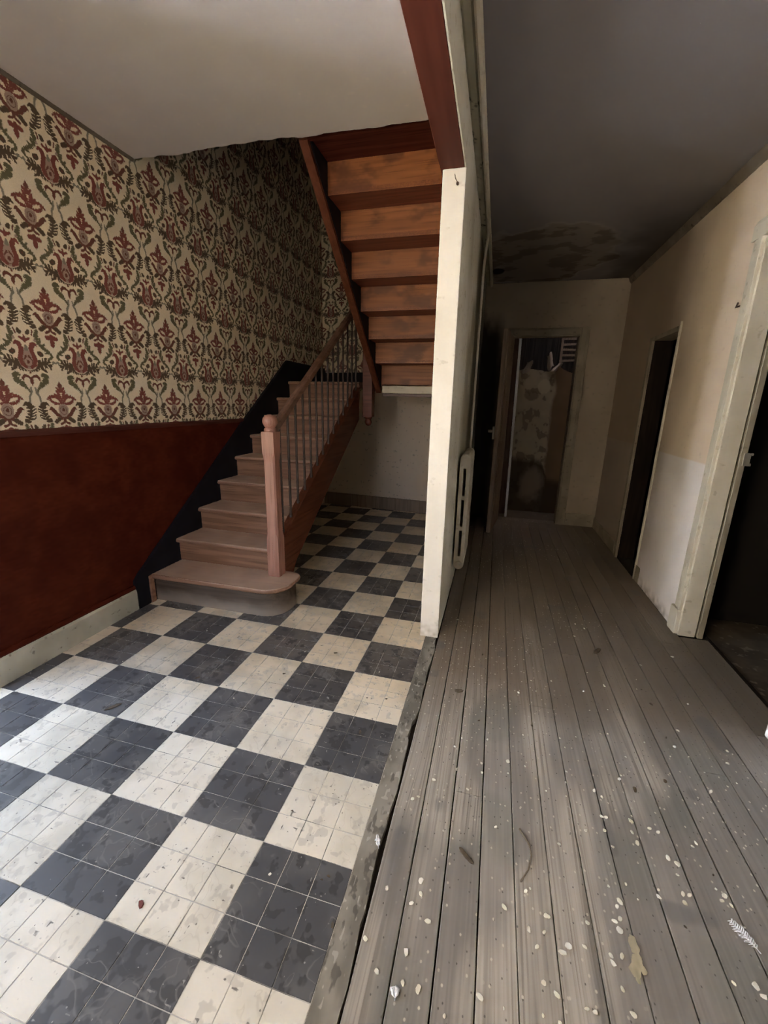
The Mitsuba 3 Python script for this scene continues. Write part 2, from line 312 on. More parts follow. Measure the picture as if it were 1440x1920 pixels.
mat('mat_tread', wood_fn((0.23, 0.118, 0.072), (0.30, 0.16, 0.10), (0.16, 0.08, 0.048), 0, 1, 0.85, (0.45, 0.32, 0.235)), 0.55)
mat('mat_riser', wood_fn((0.19, 0.092, 0.052), (0.26, 0.135, 0.078), (0.125, 0.058, 0.032), 0), 0.55)
def m_curtail(p, n, uv):
    c = wood_fn((0.055, 0.035, 0.024), (0.075, 0.05, 0.036), (0.04, 0.026, 0.018), 0)(p, n, uv)
    return mix(c, (0.27, 0.22, 0.175), 0.8 * smoothstep(0.12, 0.0, p.z + 0.08 * (fbm(p.x * 8, p.y * 8, p.z * 8, 3) - 0.5)))
mat('mat_curtail', m_curtail, 0.6)
mat('mat_newel', wood_fn((0.29, 0.128, 0.088), (0.35, 0.17, 0.122), (0.19, 0.08, 0.055), 2), 0.38, specular=0.5)
mat('mat_string', wood_fn((0.085, 0.025, 0.012), (0.115, 0.036, 0.018), (0.055, 0.016, 0.008), 1), 0.55, specular=0.2)
mat('mat_handrail', wood_fn((0.120, 0.062, 0.042), (0.16, 0.085, 0.058), (0.08, 0.04, 0.026), 1), 0.4, specular=0.5)
def m_under(p, n, uv):  # back of the upper flight, stained orange-brown
    c = wood_fn((0.20, 0.062, 0.019), (0.26, 0.088, 0.028), (0.13, 0.036, 0.013), 0)(p, n, uv)
    f = fbm(p.x * 7, p.y * 7, p.z * 9, 4)
    c = mix(c, (0.085, 0.026, 0.012), 0.7 * smoothstep(0.52, 0.72, f))
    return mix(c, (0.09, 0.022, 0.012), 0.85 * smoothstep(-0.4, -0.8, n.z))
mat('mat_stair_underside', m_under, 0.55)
mat('mat_under_red', wood_fn((0.105, 0.026, 0.013), (0.14, 0.036, 0.018), (0.07, 0.018, 0.01), 0), 0.5)
mat('mat_iron', lambda p, n, uv: mix((0.030, 0.017, 0.012), (0.050, 0.027, 0.019), noise(p.x * 60, p.y * 60, p.z * 30)), 0.5)
mat('mat_radiator', cream_fn((0.46, 0.415, 0.325), (0.41, 0.365, 0.28), 8, (0.26, 0.21, 0.14), 0.6), 0.45)
mat('mat_old_door', wood_fn((0.20, 0.14, 0.095), (0.25, 0.185, 0.13), (0.12, 0.085, 0.058), 2), 0.6)
mat('mat_olive_frame', cream_fn((0.215, 0.180, 0.125), (0.175, 0.145, 0.098), 8, (0.08, 0.065, 0.045), 0.6), 0.6)
mat('mat_cornice_dark', cream_fn((0.13, 0.105, 0.08), (0.09, 0.07, 0.05), 6, (0.03, 0.024, 0.016), 0.7), 0.8)
mat('mat_dark_room', cream_fn((0.10, 0.08, 0.06), (0.07, 0.056, 0.042), 3), 0.9)
mat('mat_dark_jamb', wood_fn((0.012, 0.009, 0.007), (0.018, 0.013, 0.01), (0.008, 0.006, 0.005), 2), 0.9, specular=0.1)
mat('mat_side_floor', cream_fn((0.085, 0.068, 0.050), (0.055, 0.044, 0.033), 9, (0.16, 0.14, 0.11), 0.5), 0.9)
mat('mat_void', (0.012, 0.010, 0.009), 0.95)
mat('mat_white_paint', cream_fn((0.72, 0.73, 0.74), (0.66, 0.67, 0.68), 5, (0.5, 0.5, 0.5), 0.3), 0.5)
mat('mat_outside', (0.07, 0.075, 0.05), 0.9)
mat('mat_pale_bounce', (0.52, 0.66, 0.88), 0.9)  # bluish tone set to cool the sunlight bounced indoors
mat('mat_added_hedge', (0.035, 0.045, 0.025), 0.9)
mat('mat_outside_wall', (0.45, 0.43, 0.40), 0.9)
mat('mat_metal', (0.42, 0.38, 0.32), 0.4, metallic=0.7)
mat('mat_flake', lambda p, n, uv: mix((0.62, 0.58, 0.46), (0.70, 0.69, 0.64), noise(p.x * 30, p.y * 30, 1)), 0.7)
mat('mat_feather', (0.78, 0.80, 0.84), 0.7)
mat('mat_dry', lambda p, n, uv: mix((0.05, 0.036, 0.024), (0.10, 0.075, 0.05), noise(p.x * 90, p.y * 90, 2)), 0.8)
mat('mat_twig', (0.115, 0.088, 0.062), 0.8)

# ------------------------------------------------------------------ floor: tiles, strip, boards
tag('floor', 'floor of checkered cement tiles on the left and worn grey boards on the right', kind='structure')
put('floor__screed', cbox(XL - 0.1, 0.002, YF, 4.6, -0.06, -0.0012), 'mat_grout')
put('floor__subfloor', cbox(0.002, XR + 0.2, YF, 4.6, -0.08, -0.024), 'mat_underfloor')

def tile_mesh(x0=0.0, x1=0.3):
    """one 30 cm tile scored into nine pads, edges chamfered; local origin at its corner"""
    ms = []; j, b = 0.0011, 0.0006
    for a in range(3):
        for c in range(3):
            u0, u1 = a * 0.1 + j, (a + 1) * 0.1 - j; v0, v1 = c * 0.1 + j, (c + 1) * 0.1 - j
            u0, u1 = max(u0, x0), min(u1, x1)
            if u1 - u0 < 0.006: continue
            V = [(u0, v0, -.0012), (u1, v0, -.0012), (u1, v1, -.0012), (u0, v1, -.0012), (u0 + b, v0 + b, 0), (u1 - b, v0 + b, 0), (u1 - b, v1 - b, 0), (u0 + b, v1 - b, 0)]
            F = [(4, 5, 6), (4, 6, 7)] + [f for k in range(4) for f in ((k, (k + 1) % 4, 4 + (k + 1) % 4), (k, 4 + (k + 1) % 4, 4 + k))]
            ms.append(trimesh.Trimesh(V, F, process=False))
    return cat(*ms)
full = {w: mikit.ply(tile_mesh(), 'mat_tile_white' if w else 'mat_tile_dark') for w in (0, 1)}
part = {w: mikit.ply(tile_mesh(0.205, 0.3), 'mat_tile_white' if w else 'mat_tile_dark') for w in (0, 1)}
for i in range(-7, 0):
    for j in range(-6, 15):
        w = (i + j) % 2
        dz = 0.0006 * random.random()
        put('floor__tile', {**(part if i == -7 else full)[w], 'to_world': T().translate([i * 0.3, j * 0.3, dz])}, None)

# concrete strip with its cracked edge
ys = np.linspace(YF, PY0 + 0.01, 150)
wav = 0.0665 + 0.012 * (meshkit.fbm(np.stack([ys * 5, ys * 0, ys * 0], 1), 4, 3) - 0.5) * 2 + 0.006 * (meshkit.noise(np.stack([ys * 24, ys * 0, ys * 0], 1), 5) - 0.5)
wav = np.where((ys > 0.55) & (ys < 0.66), wav - 0.012, wav)
poly = Polygon([(0.001, YF)] + list(zip(wav, ys)) + [(0.001, PY0 + 0.01)])
put('floor__concrete_strip', prism(poly, 0.03, 'z', -0.0285), 'mat_concrete', label='cracked concrete strip between the tiles and the boards')

# floorboards
def board(x0, x1, y0, y1):
    n = max(4, int((y1 - y0) / 0.09)); w = (x1 - x0)
    yy = np.linspace(y0, y1, n)
    jl = 0.0012 * (rng.random(n) - 0.5); jr = 0.0012 * (rng.random(n) - 0.5)
    V, F = [], []
    cup = 0.0015 * (rng.random() - 0.4); dz = 0.0012 * (rng.random() - 0.5)
    for k in range(n):
        a, b = x0 + jl[k], x1 + jr[k]
        V += [(a, yy[k], -.024), (a, yy[k], -.0018), (a + .0018, yy[k], 0 + dz), ((a + b) / 2, yy[k], cup + dz), (b - .0018, yy[k], dz), (b, yy[k], -.0018), (b, yy[k], -.024)]
    for k in range(n - 1):
        for q in range(6):
            p = k * 7 + q; F += [(p, p + 7, p + 8), (p, p + 8, p + 1)]
    F += [(0, q, q + 1) for q in range(1, 6)] + [((n - 1) * 7, (n - 1) * 7 + q + 1, (n - 1) * 7 + q) for q in range(1, 6)]
    m = trimesh.Trimesh(V, F, process=False); m.fix_normals(); return m
edges = [0.0725] + [0.069 + PW * k for k in range(1, 15)]
edges[-1] = XR + 0.0
joints = {1: [1.9], 2: [0.35, 3.2], 4: [2.3], 5: [0.9], 7: [1.4, 3.6], 8: [-0.5], 10: [2.0], 11: [0.7, 3.0], 13: [1.7]}
for k in range(14):
    x0, x1 = edges[k] + 0.0008 + 0.0012 * rng.random(), edges[k + 1] - 0.0008 - 0.0012 * rng.random()
    if k == 0: x0 = 0.0765
    cuts = [YF] + joints.get(k, []) + [YE]
    for a, b in zip(cuts[:-1], cuts[1:]):
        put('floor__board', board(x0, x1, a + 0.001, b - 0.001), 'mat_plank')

# ------------------------------------------------------------------ left wall
tag('wall_left', 'left wall with patterned wallpaper over a dark red dado', kind='structure')
ZW = 1.195
EY0, EY1, EHT = -1.05, 0.275, 2.30   # entrance door in the left wall, just outside the view
put('wall_left__wallpaper', prism(sbox(YF, ZW, 4.5, 5.0).difference(sbox(EY0, 0, EY1, EHT)), 0.05, 'x', XL - .05), 'mat_wallpaper', label='cream wallpaper printed with red and brown palmettes')
put('wall_left__dado', cbox(XL - 0.05, XL + 0.001, YF, EY0, 0, ZW), 'mat_dado')
put('wall_left__dado', cbox(XL - 0.05, XL + 0.001, EY1, 3.0, 0, ZW), 'mat_dado', label='dark red painted dado')
put('wall_left__dado', cbox(XL - 0.05, XL + 0.0, 3.0, 4.5, 0, ZW), 'mat_wall_rear_low')
put('trim_1', prism([(XL, ZW - .030), (XL + .010, ZW - .028), (XL + .018, ZW - .012), (XL + .016, ZW - .002), (XL + .006, ZW + .004), (XL, ZW + .004)], 2.47 - EY1, 'y', EY1), 'mat_rail_red', kind='structure', label='dark red dado rail under the wallpaper')
put('baseboard_left', prism([(XL, 0), (XL + .022, 0), (XL + .022, .128), (XL + .016, .142), (XL, .142)], 1.235 - EY1, 'y', EY1), 'mat_baseboard', kind='structure', label='cream baseboard along the red dado')
put('trim_2', prism([(XL, .142), (XL + .016, .142), (XL + .019, .152), (XL + .011, .168), (XL, .170)], 1.235 - EY1, 'y', EY1), 'mat_dado', kind='structure', label='dark red moulding on top of the cream baseboard')

put('wall_outer', prism(sbox(-7, -.3, 9, 5.1).difference(sbox(EY0, -.005, EY1, EHT)), 0.30, 'x', XL - .35), 'mat_outside_wall', kind='structure', label='outer wall with the open entrance, lengthened to shade the ground outside')  # height and length set to cast the house shadow outdoors
put('ground_outside', cbox(-30, XL - .05, -25, 20, -.5, -.10), 'mat_outside', kind='structure', label='ground before the house')
put('pavement_added', prism([(-4.2, -1.2), (-4.2, 1.6), (-9.0, 2.6), (-9.0, -4.2)], .05, 'z', -.12), 'mat_pale_bounce', kind='structure', label='unseen pale bluish sunlit paving shaped to bounce light onto the ceilings')  # outline enlarged so that sun bounces up through the entrance
put('house_added', cbox(-18, -12, -6.1, -2.3, -.1, 3.4), 'mat_pale_bounce', kind='structure', label='unseen pale blue house front added to bounce sun through the entrance')  # added as a compact sunlit reflector facing the entrance
put('hedge_added', cbox(-14, -12.2, -2.3, 16, -.1, 5.0), 'mat_added_hedge', kind='structure', label='unseen dark tall hedge added to block low sky')  # added hedges narrow the sky seen from the entrance
put('hedge_added', cbox(-14, -12.2, -26, -6.1, -.1, 5.0), 'mat_added_hedge', kind='structure', label='unseen dark tall hedge added to block low sky')

# ------------------------------------------------------------------ rear wall of the stair hall
def rear(x0, x1, z0, z1, t, off=0.0):
    m = cbox(x0, x1, 0, t, z0, z1); m.vertices[:, 1] += yrear(m.vertices[:, 0]) - off; return m
tag('wall_rear', 'rear wall of the stair hall, papered above the landing', kind='structure')
put('wall_rear__wallpaper', rear(XL - .05, PX0, 1.5, 5.0, .06), 'mat_wallpaper', label='patterned wallpaper above the landing')
put('wall_rear__plaster', rear(XL - .05, PX0, 0, 1.5, .06), 'mat_wall_rear_low', label='bare greyish plaster under the landing')
put('baseboard_rear', rear(XL, PX0, 0, .16, .02, .02), 'mat_old_door', kind='structure', label='brown baseboard under the landing')

# ------------------------------------------------------------------ partition, beam, post
tag('wall_partition', 'partition wall between the staircase and the corridor with a white front end', kind='structure')
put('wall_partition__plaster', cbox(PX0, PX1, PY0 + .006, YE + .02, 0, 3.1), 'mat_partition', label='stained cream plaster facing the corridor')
put('wall_partition__post_face', cbox(PX0 - .001, PX1 + .001, PY0 - .004, PY0 + .01, 0.0, ZB, .0025), 'mat_post', label='bright white painted end of the partition')
tag('beam', 'long dark red beam running overhead from the white post', 'beam')
put('beam__soffit_board', cbox(PX0 - .012, PX1 - .006, YF, PY0 + .16, ZB, ZB + .03, .003), 'mat_beam', label='dark red soffit')
put('beam__side_board', cbox(PX1 - .006, PX1, YF, PY0 + .0, ZB, ZR + .02), 'mat_partition', label='cream side facing the corridor ceiling')
put('beam__side_board', cbox(PX0 - .012, PX0 - .004, YF, PY0 + .16, ZB + .03, ZL + .02), 'mat_ceiling_left', label='pale side facing the stair ceiling')
put('beam__core', cbox(PX0 - .004, PX1 - .006, YF, PY0 + .006, ZB + .03, 3.1), 'mat_void')

# cornice lath along the top of the partition with its dark crack
tag('cornice', 'olive moulding with a dark gap along the corridor ceiling above the partition', 'cornice')
put('cornice__inner_lath', prism([(PX1, ZR - .012), (PX1 + .008, ZR - .016), (PX1 + .034, ZR - .020), (PX1 + .040, ZR - .010), (PX1 + .040, ZR + .002), (PX1, ZR + .002)], YE - YF, 'y', YF), 'mat_trim_olive', label='stained flat lath')
put('cornice__outer_lath', prism([(PX1 + .043, ZR - .022), (PX1 + .052, ZR - .030), (PX1 + .064, ZR - .026), (PX1 + .070, ZR - .006), (PX1 + .070, ZR + .002), (PX1 + .043, ZR + .002)], YE - YF, 'y', YF), 'mat_cream_trim', label='paler rounded outer lath')
tag('cornice', kind='structure'); labels['cornice'].pop('category')
tag('beam', kind='structure'); labels['beam'].pop('category')

# ------------------------------------------------------------------ ceilings
xs = np.linspace(XL - .05, PX0, 90)
edge = 1.535 + 0.028 * (meshkit.fbm(np.stack([xs * 3.2, xs * 0, xs * 0], 1), 4, 2) - 0.5) * 2 + 0.012 * (meshkit.noise(np.stack([xs * 30, xs * 0, xs * 0], 1), 9) - 0.5)
edge = np.where(xs > -0.87, edge + 0.012, edge)
poly = Polygon([(XL - .05, YF), (PX0, YF)] + list(zip(xs[::-1], edge[::-1])))
put('ceiling_left', prism(poly, 0.20, 'z', ZL), 'mat_ceiling_left', kind='structure', label='pale plaster ceiling over the tiled hall, ragged where the stairwell begins')
put('ceiling_right', grid((PX0, YF, ZR), (XR + .25 - PX0, 0, 0), (0, YE + .1 - YF, 0), 60, 150,
    lambda P: np.stack([0 * P[:, 0], 0 * P[:, 0], 0.010 * np.clip((1.0 - np.hypot((P[:, 0] - .55) / .62, (P[:, 1] - 3.55) / .78) - 0.45 * (meshkit.fbm(P * 5, 4, 4) - 0.5)) * 8, 0, 1) * meshkit.fbm(P * 9, 3, 6)], 1)),
    'mat_ceiling_right', smooth=True, kind='structure', label='grey corridor ceiling with a patch of peeled, stained plaster')
put('ceiling_upper', cbox(XL - .1, 0.1, 1.2, 4.6, 5.0, 5.05), 'mat_ceiling_left', kind='structure')
put('wall_upper', cat(cbox(XL - .05, PX0 + .04, 1.45, 1.5, ZL + .2, 5.0), cbox(PX0, PX0 + .05, 1.45, 4.4, 3.1, 5.0)), 'mat_ceiling_left', kind='structure')
put('ceiling_slab', cat(cbox(XL - .1, XR + .4, YF - .3, 1.45, ZL + .2, ZL + .3), cbox(PX0 + .04, XR + .4, 1.4, 4.5, ZR + .06, ZR + .16)), 'mat_void', kind='structure')

put('trim_4', prism([(XL, ZL - .016), (XL + .004, ZL - .016), (XL + .012, ZL - .004), (XL + .012, ZL), (XL, ZL)], 1.52 - YF, 'y', YF), 'mat_cornice_dark', kind='structure', label='thin dark border strip between the wallpaper and the ceiling')
# ------------------------------------------------------------------ front wall (behind the viewer)
def wall_holes(x0, x1, z0, z1, holes, t, y):
    P = sbox(x0, z0, x1, z1)
    for h in holes: P = P.difference(sbox(*h))
    return prism(P, t, 'y', y)
put('wall_front', wall_holes(XL - .2, XR + .4, -.1, 3.0, [(-1.42, 1.0, -0.56, 2.10)], .10, YF - .10), 'mat_ceiling_left', kind='structure', label='plain front wall behind the viewer')

# ------------------------------------------------------------------ right wall with two doorways
D1a, D1b, D1h = 0.98, 1.84, 2.20     # near doorway
D2a, D2b, D2h = 2.72, 3.24, 1.905    # narrow doorway
Pw = sbox(D1a, 0, YE + .02, ZR + .02).difference(sbox(D1a - .1, -.1, D1b, D1h)).difference(sbox(D2a, -.1, D2b, D2h))
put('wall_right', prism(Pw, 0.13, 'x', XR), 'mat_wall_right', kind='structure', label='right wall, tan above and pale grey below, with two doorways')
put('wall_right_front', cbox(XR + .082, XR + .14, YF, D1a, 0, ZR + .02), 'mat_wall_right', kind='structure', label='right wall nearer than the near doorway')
put('floor__board', board(XR + .001, XR + .08, YF, D1a), 'mat_plank')
put('trim_3', prism([(XR, ZR - .055), (XR - .012, ZR - .05), (XR - .03, ZR - .012), (XR - .032, ZR), (XR, ZR)], YE - D1a, 'y', D1a), 'mat_cornice_dark', kind='structure', label='worn cornice along the right wall')

def architrave_x(y0, y1, z0, z1, xs_, th=0.018):
    """moulded casing running up the right wall, profile in (x,y): stepped"""
    w = y1 - y0
    P = Polygon([(xs_, y0), (xs_, y1), (xs_ - .004, y1), (xs_ - .007, y0 + .80 * w), (xs_ - .012, y0 + .74 * w), (xs_ - .012, y0 + .45 * w), (xs_ - .016, y0 + .40 * w), (xs_ - th, y0 + .28 * w), (xs_ - th, y0 + .03 * w), (xs_ - th + .003, y0)])
    return prism(P, z1 - z0, 'z', z0)
tag('door_frame', 'cream moulded door frame of the near doorway in the right wall', 'door frame')
put('door_frame__architrave', architrave_x(D1b - .004, D1b + .095, .16, D1h + .02, XR), 'mat_cream_trim')
put('door_frame__plinth_block', cbox(XR - .024, XR, D1b - .004, D1b + .10, 0, .158, .004), 'mat_cream_trim', label='plinth block at the foot of the frame')
put('door_frame__jamb', cbox(XR - .002, XR + .090, D1b - .022, D1b, 0, D1h, .002), 'mat_cream_trim', label='flat jamb facing the entrance')
put('door_frame__stop', cbox(XR + .098, XR + .130, D1b - .030, D1b, 0, D1h, .003), 'mat_olive_frame', label='door stop behind a dark groove')
put('door_frame__jamb', cbox(XR + .085, XR + .14, D1a, D1a + .022, 0, D1h, .002), 'mat_cream_trim')
put('door_frame__lintel', cbox(XR - .002, XR + .13, D1a + .022, D1b - .022, D1h - .022, D1h), 'mat_cream_trim')
ar = prism(Polygon([(XR, 0), (XR - .018, 0), (XR - .018, .07), (XR - .006, .095), (XR, .095)]), D1b - D1a + .19, 'y', D1a - .095)
ar.vertices[:, 2] += D1h
put('door_frame__architrave', ar, 'mat_cream_trim')
put('door_frame__strike_plate', cat(cbox(XR + .112, XR + .150, D1b - .040, D1b - .028, 1.070, 1.085), cbox(XR + .112, XR + .142, D1b - .040, D1b - .028, 1.085, 1.128), cbox(XR + .112, XR + .152, D1b - .042, D1b - .028, 1.128, 1.140)), 'mat_metal', label='notched latch keeper on the jamb')
put('door_frame__threshold', cbox(XR + .0, XR + .16, D1a, D1b - .03, -.03, -.002, .004), 'mat_plank', label='worn threshold board')
tag('door_frame', kind='structure'); labels['door_frame'].pop('category')

tag('door_frame_001', 'dim tan frame of the narrow black doorway in the right wall', kind='structure')
put('door_frame_001__architrave', architrave_x(D2b, D2b + .10, 0, D2h + .0, XR, .020), 'mat_olive_frame')
put('door_frame_001__jamb', cbox(XR + .002, XR + .135, D2b - .012, D2b + .02, 0, D2h), 'mat_dark_jamb')
put('door_frame_001__casing_bead', cbox(XR - .012, XR + .012, D2a - .018, D2a + .004, .0, D2h + .06, .004), 'mat_cream_trim', label='thin cream bead on the near edge')
put('door_frame_001__lintel', cbox(XR - .006, XR + .13, D2a, D2b + .10, D2h, D2h + .035), 'mat_olive_frame')
put('baseboard_right', cat(cbox(XR - .014, XR, D2b + .10, YE, 0, .12, .004), cbox(XR - .006, XR, D2a - .10, D2a - .018, 0, .13, .002)), 'mat_olive_frame', kind='structure', label='short dim baseboard at the end of the right wall')

# dark room behind the right wall
put('wall_side_room', cat(cbox(XR + .13, 4.2, -.2, -.15, -.1, 2.8), cbox(4.2, 4.25, -.2, 4.3, -.1, 2.8), cbox(XR + .13, 4.2, 4.25, 4.3, -.1, 2.8), cbox(XR + .13, 4.2, -.2, 4.3, ZR + .02, ZR + .06)), 'mat_void', kind='structure', label='unlit side room beyond the right doorways')
put('wall_side_room_partition', cbox(XR + .13, 4.2, 2.2, 2.28, -.1, 2.8), 'mat_void', kind='structure', label='unlit wall inside the side room')
put('floor_side_room', grid((XR + .13, -.2, -.035), (2.6, 0, 0), (0, 4.5, 0), 30, 50, lambda P: np.stack([0 * P[:, 0], 0 * P[:, 0], .006 * meshkit.fbm(P * 6, 3, 2)], 1)), 'mat_side_floor', kind='structure', label='dark lower floor of the side room')

# white door leaf folded back at the near jamb: only its far edge shows
dl = trimesh.creation.box((0.038, 0.80, 2.14)); dl.apply_translation((0, -0.40, 1.085))
leafT = T().translate([XR + .039, D1a - .005, 0]).rotate([0, 0, 1], -1)
lm = cbox(-.019, .019, -.80, 0, .012, 2.15, .006)
tag('door_1', 'white painted door leaf folded back against the right wall at the edge of view', kind='structure')
put('door_1__leaf', {**mikit.ply(lm, 'mat_white_paint'), 'to_world': leafT}, None)

# ------------------------------------------------------------------ corridor end wall, frame and door leaf
EX0, EX1, EH = 0.405, 1.092, 2.10
Pe = sbox(PX1 - .02, 0, XR + .05, ZR + .02).difference(sbox(EX0, -.1, EX1, EH))
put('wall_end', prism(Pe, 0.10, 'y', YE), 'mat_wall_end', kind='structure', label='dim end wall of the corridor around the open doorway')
tag('door_frame_002', 'dim olive frame around the open doorway at the end of the corridor', kind='structure')
def arch_y(x0, x1, z0, z1):
    return cat(cbox(x0, x1, YE - .018, YE + .001, z0, z1, .004), cbox(x0 + .012, x1 - .030, YE - .026, YE - .010, z0, z1, .004))
put('door_frame_002__casing', arch_y(EX1 - .004, EX1 + .092, 0, EH + .088), 'mat_olive_frame')
put('door_frame_002__casing', arch_y(EX0 - .06, EX0 + .004, 0, EH + .088), 'mat_olive_frame')
put('door_frame_002__head_casing', cat(cbox(EX0 + .002, EX1 - .002, YE - .018, YE, EH - .004, EH + .086, .004), cbox(EX0, EX1, YE - .026, YE - .010, EH + .012, EH + .070, .004)), 'mat_olive_frame')
put('door_frame_002__jamb', cbox(EX1 - .012, EX1, YE, YE + .10, 0, EH), 'mat_dark_room')
put('door_frame_002__threshold', cbox(EX0, EX1, YE - .02, YE + .11, -.02, .006, .003), 'mat_plank')
put('baseboard_end', cbox(EX1 + .092, XR, YE - .016, YE, 0, .15, .005), 'mat_olive_frame', kind='structure', label='baseboard right of the end doorway')

tag('door_2', 'old brown door leaf at the end of the corridor, swung open and seen edge-on', kind='structure')
a = math.radians(-97.5)
def leaf2(m): return {**mikit.ply(m, 'mat_old_door'), 'to_world': T().translate([EX0 - .005, YE - .03, 0]).rotate([0, 0, 1], -97.5)}
put('door_2__leaf', leaf2(cat(cbox(0, .645, -.022, .022, .012, 2.085, .003))), None)
for z0, z1 in ((.18, .80), (.98, 1.94)):
    put('door_2__panel', leaf2(cat(cbox(.10, .54, .0225, .030, z0, z1, .004), cbox(.10, .54, -.030, -.0225, z0, z1, .004))), None)
put('door_2__lock_case', {**leaf2(cbox(.50, .640, -.048, -.022, 1.02, 1.15, .004)), 'bsdf': {'type': 'ref', 'id': 'mat_metal'}}, None, label='metal rim lock')
put('door_2__lock_knob', {**leaf2(tube([(.59, -.048, 1.10), (.59, -.075, 1.10), (.59, -.095, 1.10)], .016, 10)), 'bsdf': {'type': 'ref', 'id': 'mat_metal'}}, None, label='small metal knob')

# ------------------------------------------------------------------ ruined passage and room beyond the end door
def m_ruin(p, n, uv):
    f = fbm(p.x * 6, p.z * 4.5, 3, 4); g = fbm(p.x * 14, p.z * 11, 8, 3)
    brown = mix((0.20, 0.125, 0.070), (0.13, 0.08, 0.046), f)
    pale = mix((0.42, 0.36, 0.255), (0.32, 0.27, 0.18), g)
    u = p.x + 0.10 * (f - 0.5)
    area = smoothstep(0.99, 0.94, u)
    c = mix(brown, pale, area)
    c = mix(c, (0.19, 0.14, 0.09), 0.8 * smoothstep(0.57, 0.66, g) * area)
    low = smoothstep(0.74, 0.62, p.z + 0.10 * (f - 0.5) + 0.25 * smoothstep(0.93, 1.0, u))
    c = mix(c, (0.050, 0.034, 0.022), 0.9 * low)
    dd = dr.sqrt(dr.square((p.x - 0.80) / 0.19) + dr.square((p.z - 0.36) / 0.30)) + 0.4 * (g - 0.5)
    c = mix(c, (0.26, 0.205, 0.15), 0.8 * smoothstep(1.0, 0.45, dd))
    spot = dr.sqrt(dr.square((p.x - 0.84) / 0.085) + dr.square((p.z - 1.60) / 0.10)) + 0.2 * (g - 0.5)
    c = mix(c, (0.47, 0.41, 0.29), 0.85 * smoothstep(1.0, 0.8, spot))
    st = dr.sqrt(dr.square((p.x - 0.70) / 0.10) + dr.square((p.z - 1.50) / 0.08)) + 0.5 * (g - 0.5)
    return mix(c, (0.17, 0.12, 0.075), 0.7 * smoothstep(1.0, 0.7, st))
mat('mat_ruin_wall', m_ruin, 0.85)
mat('mat_ruin_dark', wood_fn((0.032, 0.020, 0.013), (0.05, 0.032, 0.021), (0.02, 0.012, 0.008), 2), 0.95)
YB = 4.85
xs = np.linspace(-.6, 2.6, 120)
top = 1.79 + .05 * (meshkit.fbm(np.stack([xs * 6, xs * 0, xs * 0], 1), 4, 3) - .5) * 2
put('wall_back_room', prism(Polygon([(-.6, -.1), (2.6, -.1)] + list(zip(xs[::-1], top[::-1]))), .10, 'y', YB), 'mat_ruin_wall', kind='structure', label='stained half-height ruined wall seen through the end doorway')
YR = 6.2
put('wall_back_room_side', cat(cbox(-.65, -.6, 4.37, YR, -.1, 3.0), cbox(2.6, 2.65, 4.37, YR, -.1, 3.0), cbox(-.65, 2.65, YR, YR + .05, -.1, 3.05)), 'mat_ruin_dark', kind='structure', label='far walls of the ruined room')
put('wall_back_room_front', cat(cbox(-.65, PX1, 4.32, 4.37, -.1, 3.0), cbox(XR, 2.65, 4.32, 4.37, -.1, 3.0), cbox(PX1 - .1, XR + .1, 4.31, 4.37, ZR, 3.0)), 'mat_dark_room', kind='structure', label='inner side of the corridor end wall')
put('ceiling_back_room', prism(sbox(-.65, 4.3, 2.65, YR + .05).difference(sbox(.80, 4.45, 1.36, 5.10)), .05, 'z', 3.0), 'mat_dark_room', kind='structure', label='broken ceiling of the ruined room, with an unseen opening added to let in sky light')  # opening added to light the ruined wall from above
put('wall_sun_block', cbox(1.42, 1.50, 4.2, 6.4, 3.05, 5.1), 'mat_dark_room', kind='structure', label='unseen upper wall added to keep sun out of the ruined room')  # added only to block direct sun at the ceiling opening
put('floor_back_room', cbox(-.6, 2.6, 4.37, YR, -.1, -.01), 'mat_dark_room', kind='structure', label='dark floor of the ruined passage')
tag('broken_ceiling_lath', 'broken horizontal laths hanging at the top right of the end doorway', 'laths')
for k in range(6):
    z = 1.90 + 0.062 * k
    put('broken_ceiling_lath__lath', cbox(1.00, 1.9, YB + .04, YB + .06, z, z + .024).apply_transform(trimesh.transformations.rotation_matrix(0.035 * (k % 3 - 1), [0, 1, 0], [1.1, YB, z])), 'mat_old_door', label='pale broken lath')
put('broken_ceiling_lath__post', cbox(.985, 1.01, YB + .015, YB + .04, 1.78, 2.6), 'mat_old_door')
mat('mat_scrap', cream_fn((0.40, 0.33, 0.27), (0.30, 0.24, 0.19), 6), 0.8)
def scrap(x, z, w, h, tilt, key, lab):
    m = grid((-w / 2, 0, -h / 2), (w, 0, 0), (0, 0, h), 8, 8, lambda P: np.stack([.15 * w * np.sin(P[:, 2] / h * 4) - .25 * P[:, 0] * (P[:, 2] / h + .3), -.03 * np.sin((P[:, 0] / w + .5) * 3) - .03 * (P[:, 2] / h) ** 2, .12 * h * np.sin(P[:, 0] / w * 5)], 1))
    th = m.copy(); th.vertices[:, 1] += .003; th.invert()
    m = cat(m, th).apply_transform(trimesh.transformations.rotation_matrix(tilt, [0, 1, 0])).apply_translation((x, YB - .002, z))
    put(key, m, 'mat_scrap', smooth=True, label=lab, cat='plaster scrap')
scrap(.875, 1.90, .075, .17, -.35, 'torn_wallpaper_scrap', 'largest pale wallpaper scrap curling up from the ruined wall top in the end doorway')
scrap(.965, 1.83, .05, .12, .6, 'torn_wallpaper_scrap_001', 'narrow torn wallpaper scrap beside the broken laths in the end doorway')
scrap(.625, 1.83, .08, .14, .15, 'torn_wallpaper_scrap_002', 'pale torn wallpaper scrap just right of the white batten in the end doorway')

